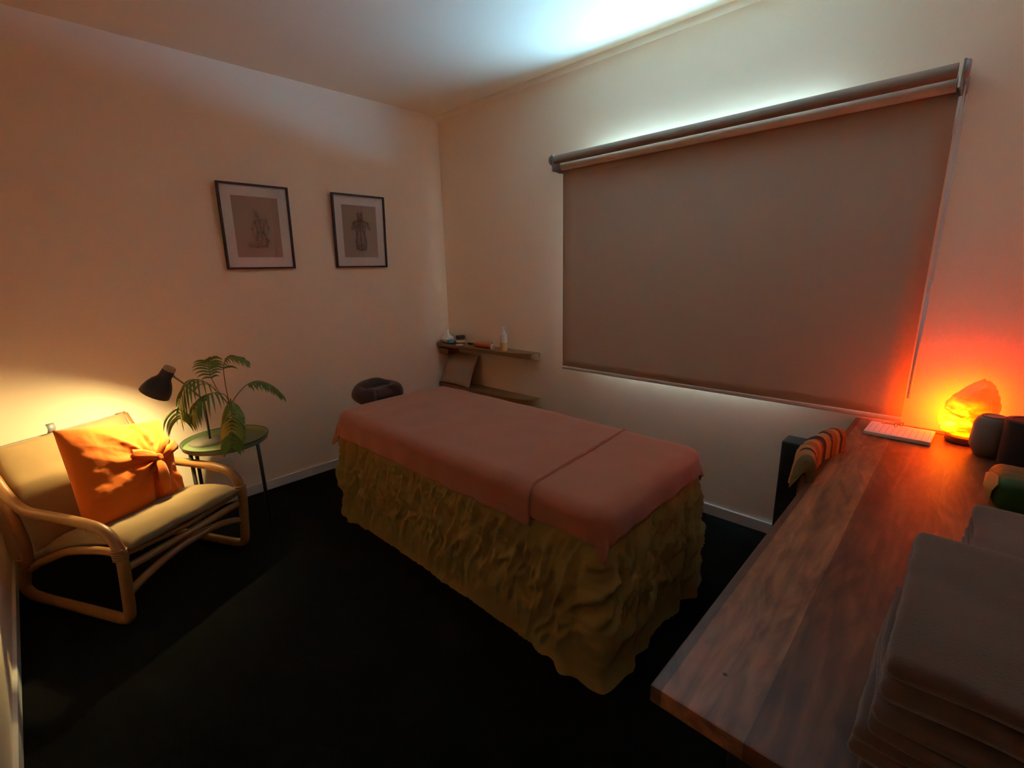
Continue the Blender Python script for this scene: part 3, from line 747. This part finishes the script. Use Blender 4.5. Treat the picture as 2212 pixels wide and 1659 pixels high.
shd = DL(MB().lathe(out, 40, Ms), 'lamp_shade', M['lamp_black'], smooth=True)
DL(MB().lathe(inn, 40, Ms), 'shade_lining', M['lamp_inside'], smooth=True)
DL(MB().lathe([(.0635,Ls),(.0648,Ls+.0012),(.066,Ls)], 40, Ms), 'shade_rim', M['lamp_black'], smooth=True)
DL(MB().lathe([(0,0),(.024,0),(.0265,.003),(.027,.0185),(0,.0185)], 28, Ms), 'cork_cap', M['cork'], auto=40)
bz = .104
DL(MB().lathe([(0,bz+.026)]+[(.026*sin(a/10*pi), bz+.026*cos(a/10*pi)) for a in range(1,9)]+[(.012,bz-.030),(0,bz-.030)], 20, Ms), 'bulb', M['bulb'], smooth=True)

# ------------------------------------------------------------------ palm
PX, PY = .385, -1.858
pp = thing('potted_palm', 'small parlour palm in a dark pot on the side table', 'plant', (PX,PY,ZT))
MB().lathe([(0,0),(.036,0),(.038,.003),(.047,.118),(.049,.122),(.046,.124),(.043,.108),(0,.106)], 32).build('pot', M['pot'], pp, auto=40)
MB().lathe([(0,.108),(.043,.108),(.043,.110),(0,.113)], 24).build('soil', M['soil'], pp, smooth=True)
trunk = Vector((0,-.012,.205))
tk = MB(); tk.tube([(0,0,.108),(.002,-.006,.15),trunk], [.010,.008,.006], 8)
for k in range(4):
    a = k*1.7; tk.tube([(0,-.003,.112),(.012*cos(a),.012*sin(a),.17),(.022*cos(a),-.008+.022*sin(a),.225)], [.005,.004,.001], 6)
tk.build('trunk', M['stem'], pp, smooth=True)
def W(x, y, z): return Vector((x-PX, y-PY, z-ZT))
def frond(path, n, lmax, droop, name='frond', start=.28, w=.0058, spread=None):
    P = smooth_path([trunk]+path, 12); m = len(P)
    mbf = MB(); mbf.tube(P, [.0028*(1-.7*i/(m-1)) for i in range(m)], 6)
    fr = mbf.build(name, M['stem'], pp, smooth=True)
    lf = MB()
    for k in range(n):
        u = start+(1-start)*k/(n-1); x = u*(m-1); i = min(int(x), m-2)
        p = P[i].lerp(P[i+1], x-i); t = (P[i+1]-P[i]).normalized()
        sd = t.cross(Vector((0,0,1)))
        if sd.length < .2: sd = t.cross(Vector((1,0,0)))
        sd.normalize()
        if spread: sd = (sd+Vector(spread)*.6).normalized()
        ln = lmax*(.55+.45*sin(pi*min(1,.12+.88*(k+.3)/n)))*random.uniform(.88,1.1)
        for sg in (-1,1):
            d0 = (sd*sg*.95 + t*.50 + Vector((0,0,.12))).normalized()
            q = p.copy(); pts = [q.copy()]; d = d0.copy()
            for s_ in range(7):
                d = (d + Vector((0,0,-droop*(.6+.22*s_)))).normalized(); q = q+d*(ln/7); pts.append(q.copy())
            vs = []; fs = []
            for s_, c in enumerate(pts):
                tt = (pts[min(s_+1,7)]-pts[max(s_-1,0)]).normalized()
                wv = tt.cross(t.cross(tt)).normalized() if False else tt.cross(Vector((0,0,1)).cross(t) if False else (d0.cross(Vector((0,0,1)))))
                side_ = t - tt*t.dot(tt)
                side_ = side_.normalized() if side_.length > 1e-3 else Vector((0,0,1)).cross(tt).normalized()
                ww = w*(.35+.65*sin(min(1,.15+s_/7*1.0)*pi))*(1 if s_ < 7 else .05)
                up_ = tt.cross(side_)*.0018*sin(s_/7*pi)
                vs += [c-side_*ww, c+up_, c+side_*ww]
            for s_ in range(7):
                fs += [(3*s_,3*s_+3,3*s_+4,3*s_+1),(3*s_+1,3*s_+4,3*s_+5,3*s_+2)]
            lf.add(vs, fs)
    lf.build('leaflets', M['leaf'], fr, smooth=True)
    return fr
frond([W(.385,-1.874,.82), W(.38,-1.868,.93), W(.385,-1.845,.985), W(.40,-1.795,.985), W(.41,-1.765,.965)], 14, .11, .17, start=.40)
frond([W(.40,-1.83,.775), W(.41,-1.775,.825), W(.41,-1.71,.835), W(.41,-1.64,.79), W(.41,-1.60,.735)], 15, .105, .30, start=.40)
frond([W(.43,-1.92,.80), W(.46,-1.975,.88), W(.475,-2.03,.91), W(.48,-2.085,.87), W(.48,-2.120,.785), W(.48,-2.125,.73)], 15, .17, .30, start=.30)
frond([W(.47,-1.905,.80), W(.52,-1.97,.835), W(.53,-2.04,.81), W(.53,-2.075,.75)], 12, .15, .30, start=.42)
frond([W(.46,-1.88,.775), W(.53,-1.90,.735), W(.565,-1.925,.64), W(.57,-1.94,.545)], 14, .115, .24, start=.40, w=.0075)
frond([W(.33,-1.90,.80), W(.29,-1.915,.89), W(.28,-1.91,.96), W(.30,-1.90,.985)], 13, .085, .16, start=.45)

# ------------------------------------------------------------------ desk
DX0, DY0, DZ = 2.961, -1.952, .720
dk = thing('desk', 'long timber topped desk running out from the window wall', 'desk', (DX0,0,0))
top_ = MB().box(0, XE-.01-DX0, DY0, -.004, DZ-.034, DZ)
to = top_.build('worktop', M['desk'], dk, bevel=.004)
kn = MB()
kn.lathe([(0,0),(.0035,0),(.0035,.0006),(0,.0006)], 12, Matrix.Translation((.086,-1.845,DZ)))
kn.build('knot_hole', M['cable'], to)
for yy in (-.10, -1.80):
    lg = MB(); lg.box(.10,.15,yy-.04,yy+.04,0,DZ-.034); lg.build('leg', M['desk_leg'], dk, bevel=.003)
    lg = MB(); lg.box(.66,.71,yy-.04,yy+.04,0,DZ-.034); lg.build('leg', M['desk_leg'], dk, bevel=.003)
MB().box(.12,.69,-1.79,-1.75,DZ-.12,DZ-.034).build('cross_rail', M['desk_leg'], dk)
MB().box(.35,.39,-1.75,-.12,DZ-.10,DZ-.034).build('cross_rail', M['desk_leg'], dk)

# ------------------------------------------------------------------ black box by the desk
hx = thing('panel_heater', 'black upright box against the window wall behind the desk chair', 'heater', (2.80,-.075,0))
MB().softbox((0,0,.29), (.20,.11,.58), .012, (3,2,4)).build('casing', M['heater'], hx, smooth=True)
gr = MB()
for k in range(7): gr.box(-.08,.08,-.0565,-.0555,.10+.06*k,.115+.06*k)
gr.build('grille', M['jar_black'], hx)

# ------------------------------------------------------------------ desk chair with striped throw
dc = thing('desk_chair', 'dark wooden chair tucked under the desk edge', 'chair', (3.10,-.70,0))
def DC(mb, name, m, parent=dc, **k): return mb.build(name, m, parent, **k)
def rail_pt(t, dz=0):      # plan curve of the backrest
    y = -.205+.41*t; x = -.165+.055*(2*t-1)**2*.6+.012*(2*t-1); return Vector((x, y, dz))
br2 = MB()
def brf(u, v):
    a = v*2*pi; p = rail_pt(u); return p+Vector((.0165*cos(a), 0, .742+.054*sin(a)))
br2.grid(brf, 20, 17); DC(br2, 'back_rail', M['chair_wood'], smooth=True, merge=True)
for y in (-.19,.19):
    DC(MB().tube([(-.150,y,.74),(-.145,y,.45),(-.160,y,0)], .016, 10), 'leg', M['chair_wood'], smooth=True)
    DC(MB().tube([(.22,y,.43),(.225,y,0)], .016, 10), 'leg', M['chair_wood'], smooth=True)
DC(MB().softbox((.04,0,.445), (.40,.42,.035), .012, (3,3,1)), 'seat', M['chair_wood'], smooth=True)
for k in range(4):
    y = -.12+.08*k; DC(MB().tube([(-.150,y,.46),(-.158,y,.70)], .009, 8), 'spindle', M['chair_wood'], smooth=True)
# throw folded over the back rail
def thr(u, v):
    t = u; p = rail_pt(-.005+1.01*t)
    s_ = (v-.5)*2                                    # -1 room side hem, 1 desk side hem
    wob = .004*sin(t*40+3*fbm(t*5,0))+.003*fbm(t*12, v*6)
    rr = .020
    L_ = s_*.17
    if abs(L_) < rr*pi/2:
        a = L_/rr; x = rr*sin(a); z = .790+rr*cos(a)-rr*.2
    else:
        x = math.copysign(rr+.003, s_); z = .790-rr*.2-(abs(L_)-rr*pi/2)*(1.0 if s_ > 0 else .72)
    if s_ < 0: x *= 1+.6*abs(s_)
    e = min(1, min(u, 1-u)/.045)**.5 if min(u, 1-u) < .045 else 1      # the cloth gathers closed at both ends
    x = x*e; z = .765+(z-.765)*e
    return p+Vector((x+wob*(1 if s_ < 0 else .3), 0, z+.005*sin(t*9)-.012*abs(2*t-1)**2))
tb = MB().grid(thr, 90, 40)
tb.v = [tuple(Vector(p)) for p in tb.v]
to_ = tb.build('throw_blanket', M['stripe'], smooth=True, solid=.005)
to_.location = (3.10,-.70,0)
tag(to_, 'orange and dark striped throw folded over the desk chair back', 'throw')

# ------------------------------------------------------------------ things on the desk
def on_desk(x, y): return (x, y, DZ+.0005)
nb = thing('desk_planner', 'open pale paper planner lying flat at the far end of the desk', 'planner', on_desk(3.130,-.168), radians(-2))
MB().softbox((0,0,.008), (.212,.170,.016), .003, (2,2,1)).build('page_block', M['paper'], nb, auto=50)
gl = MB()
for k in range(11): x = -.095+.019*k; gl.box(x-.0006,x+.0006,-.075,.055,.016,.0163)
for k in range(5): y = -.065+.03*k; gl.box(-.095,.095,y-.0005,y+.0005,.016,.0163)
gl.build('printed_lines', M['ink'], nb)
pn = thing('reading_glasses', 'small dark rimmed spectacles lying on the planner', 'spectacles', (3.122,-.112,DZ+.017), radians(60)); pn.scale = (.62,.62,.62)
for dx in (-.024,.024):
    MB().tube([(dx+.018*cos(a/16*2*pi),0,.016+.013*sin(a/16*2*pi)) for a in range(17)], .0018, 6).build('rim', M['pen'], pn, smooth=True)
MB().tube([(-.007,0,.02),(0,.001,.023),(.007,0,.02)], .0016, 6).build('bridge', M['pen'], pn, smooth=True)
for dx in (-.042,.042):
    MB().tube([(dx,0,.018),(dx*.96,.05,.012),(dx*.9,.085,.0025)], .0016, 6).build('temple', M['pen'], pn, smooth=True)

# salt lamp
SX, SY = 3.320, -.118
sl = thing('salt_lamp', 'glowing orange salt rock lamp on a wooden base by the wall', 'lamp', on_desk(SX,SY))
MB().lathe([(0,0),(.048,0),(.054,.006),(.056,.018),(.052,.026),(0,.026)], 32).build('base', M['wood_base'], sl, auto=40)
bm = bmesh.new(); bmesh.ops.create_icosphere(bm, subdivisions=5, radius=1)
for v in bm.verts:
    d = v.co.normalized(); z = (d.z+1)/2
    # leaning, blunt topped lump: full on the left, peak towards the right
    wx = .079*(sin(pi*min(1,(z*.86+.14)))**.55); wy = .058*(sin(pi*min(1,(z*.86+.14)))**.6)
    hz = sqrt(max(0,1-d.z*d.z))+1e-6
    ux, uy = d.x/hz, d.y/hz
    k = sqrt(min(1,hz*1.6))
    fac = 1+.10*noise.noise(d*2.3)+.06*noise.noise(d*5.1+Vector((3,1,2)))
    cell = noise.cell(d*3.1)*.04
    x = ux*wx*k*(fac+cell); y = uy*wy*k*(fac+cell)
    top_lean = .030*z*z-.006
    zz = .024+.232*z - .028*max(0, -x/.08)*z
    v.co = Vector((x+top_lean, y, zz+.006*noise.noise(d*6)))
me = bpy.data.meshes.new('salt_rock'); bm.to_mesh(me); bm.free()
me.polygons.foreach_set('use_smooth', [True]*len(me.polygons)); me.materials.append(M['salt'])
o = bpy.data.objects.new('salt_rock', me); COL.objects.link(o); o.parent = sl
MB().tube(smooth_path([(-.045,.02,.010),(-.075,.045,.004),(-.115,.060,.003),(-.15,.085,.003)], 5), .0022, 6).build('cord', M['cable'], sl, smooth=True)

j = thing('diffuser_jar', 'pale grey round shouldered jar in front of the salt lamp', 'jar', on_desk(3.386,-.242))
MB().lathe([(0,0),(.032,0),(.036,.003),(.052,.036),(.0535,.05),(.051,.118),(.044,.138),(.036,.146),(0,.146)], 40).build('body', M['jar_grey'], j, auto=45)
MB().lathe([(0,.146),(.034,.146),(.034,.150),(.026,.1515),(.024,.149),(0,.149)], 32).build('lid', M['jar_grey'], j, auto=40)
j = thing('dark_canister', 'dark brown cylindrical canister right of the pale jar', 'jar', on_desk(3.468,-.322))
MB().lathe([(0,0),(.056,0),(.060,.004),(.061,.155),(.0605,.158),(0,.158)], 40).build('body', M['jar_dark'], j, auto=40)
MB().lathe([(0,.158),(.062,.158),(.062,.166),(.058,.169),(.045,.170),(.042,.167),(0,.167)], 40).build('lid', M['jar_dark'], j, auto=40)
bx = MB().softbox((0,0,.035), (.09,.07,.07), .004, (1,1,1)).build('small_box', M['box_brown'], auto=50)
bx.location = on_desk(3.530,-.47); tag(bx, 'small reddish brown box behind the green packet at the photo edge', 'box')

# green packet
gp = thing('wipes_packet', 'green plastic packet with a gold folded end on the desk', 'packet', on_desk(3.485,-.700), radians(4))
def pk(p):
    e = max(0,(abs(p.x)-.07)/.045); z = p.z*(1-.45*e*e); y = p.y*(1+.05*e)
    return Vector((p.x+.003*fbm(p.y*30,p.z*30), y+.003*fbm(p.x*18,p.z*20,2), z+.005*fbm(p.x*14,p.y*14,5)))
MB().softbox((0,0,.053), (.21,.165,.100), .028, (14,12,6), pk).build('body', M['pack_green'], gp, smooth=True)
gf = MB()
gv = [(-.106,-.070,.020),(-.106,.065,.026),(-.108,.055,.070),(-.104,.015,.088),(-.096,-.040,.098),(-.106,-.074,.060),(-.116,-.01,.052),(-.098,-.080,.084)]
gf.add(gv, [(0,6,5),(0,1,6),(1,2,6),(2,3,6),(3,4,6),(4,7,6),(7,5,6)])
gf.build('gold_end', M['pack_gold'], gp, solid=.002)
lb = MB(); lb.grid(lambda u,v: Vector((-.035+.022*u, -.055+.085*v, .1085+.001*sin(v*3))), 4, 8); lb.build('label_patch', M['pack_label'], gp, smooth=True, solid=.0008)
lb = MB(); lb.grid(lambda u,v: Vector((-.010+.06*u, -.055+.085*v, .1085+.001*sin(v*3))), 4, 8); lb.build('label_panel', M['pack_label_brown'], gp, smooth=True, solid=.0008)

# folded towels
def towel(x0, x1, y0, y1, z0, t, label, seed, skew=0):
    o = thing('folded_towel', label, 'towel', ((x0+x1)/2,(y0+y1)/2,z0), skew, 'folded grey towels on the desk')
    def fn(p):
        n = .004*fbm(p.x*7+seed, p.y*7, seed)
        return Vector((p.x+.004*fbm(p.y*9, p.z*30, seed), p.y+.006*fbm(p.x*8+seed, p.z*25, 3), p.z+(n if p.z > 0 else 0)))
    w, d = x1-x0, y1-y0
    # two leaves of one towel, joined by the fold on the left
    a = t*.5
    MB().softbox((0,0,a*.5), (w,d,a*1.02), a*.5, (18,20,2), fn).build('lower_leaf', M['towel'], o, smooth=True)
    MB().softbox((0,.004,a*1.5), (w-.004,d-.006,a*1.02), a*.5, (18,20,2), fn).build('upper_leaf', M['towel'], o, smooth=True)
    return o
zt = DZ+.001
for i, (dx, y0, y1, t, lab) in enumerate((
    (.006,-1.900,-1.545,.040,'bottom grey towel of the front stack on the desk'),
    (-.004,-1.915,-1.560,.038,'second lowest grey towel of the front stack'),
    (.004,-1.905,-1.555,.036,'second grey towel from the top of the front stack'),
    (.012,-1.885,-1.448,.064,'thick grey towel topping the front stack on the desk'))):
    towel(3.236+dx, 3.62, y0, y1, zt, t, lab, 3.1*i+1, radians((.6,-.5,.4,-.3)[i])); zt += t+.0035
zt = DZ+.001
for i, (dx, t, lab) in enumerate(((.0,.050,'lower grey towel of the rear stack, behind the front stack'),(.004,.055,'upper grey towel of the rear stack, next to the green packet'))):
    towel(3.335+dx, 3.66, -1.425, -1.03, zt, t, lab, 20+2.7*i, 0); zt += t+.0035

# ------------------------------------------------------------------ light and camera
wd = bpy.data.worlds.new('daylight'); SC.world = wd; wd.use_nodes = True
bg = wd.node_tree.nodes['Background']; bg.inputs[0].default_value = (.42,1.0,1.75,1)
# overcast sky above, extra brightness added straight below to light the ceiling
wn = wd.node_tree.nodes.new; wl = wd.node_tree.links.new
wt = wn('ShaderNodeTexCoord'); wx = wn('ShaderNodeSeparateXYZ'); wl(wt.outputs['Generated'], wx.inputs[0])
wr = wn('ShaderNodeMapRange'); wr.inputs[1].default_value = 0; wr.inputs[2].default_value = -1; wr.inputs[3].default_value = 0; wr.inputs[4].default_value = 1
wl(wx.outputs[2], wr.inputs[0])
wp = wn('ShaderNodeMath'); wp.operation = 'POWER'; wl(wr.outputs[0], wp.inputs[0]); wp.inputs[1].default_value = 14
wm = wn('ShaderNodeMath'); wm.operation = 'MULTIPLY_ADD'; wl(wp.outputs[0], wm.inputs[0]); wm.inputs[1].default_value = SKY_L*1.5; wm.inputs[2].default_value = SKY_L
wl(wm.outputs[0], bg.inputs[1])
la = bpy.data.lights.new('window_daylight_portal', 'AREA'); la.shape = 'RECTANGLE'; la.size = WX1-WX0; la.size_y = WZ1-WZ0; la.cycles.is_portal = True
lo = bpy.data.objects.new('window_daylight_portal', la); COL.objects.link(lo)
lo.location = ((WX0+WX1)/2, T+.002, (WZ0+WZ1)/2); lo.rotation_euler = (radians(-90),0,0)

cam = bpy.data.cameras.new('camera'); co = bpy.data.objects.new('camera', cam); COL.objects.link(co)
F_, yaw, pitch, roll = 1015.187, .769831, .239541, -.023621
fw = Vector((-sin(yaw)*cos(pitch), cos(yaw)*cos(pitch), -sin(pitch)))
r0 = fw.cross(Vector((0,0,1))).normalized(); u0 = r0.cross(fw)
rr = r0*cos(roll)+u0*sin(roll); uu = u0*cos(roll)-r0*sin(roll)
co.matrix_world = Matrix(((rr.x,uu.x,-fw.x,3.259029),(rr.y,uu.y,-fw.y,-2.583306),(rr.z,uu.z,-fw.z,1.418679),(0,0,0,1)))
cam.sensor_fit = 'HORIZONTAL'; cam.sensor_width = 36; cam.lens = F_/2212*36; cam.clip_start = .02
SC.camera = co
vs_ = SC.view_settings
vs_.view_transform = 'Standard'; vs_.look = 'None'; vs_.exposure = .70; vs_.gamma = 1
vs_.use_curve_mapping = False
SC.cycles.use_denoising = True
SC.cycles.max_bounces = 10; SC.cycles.diffuse_bounces = 9; SC.cycles.sample_clamp_indirect = 6
SC.cycles.caustics_reflective = False; SC.cycles.caustics_refractive = False
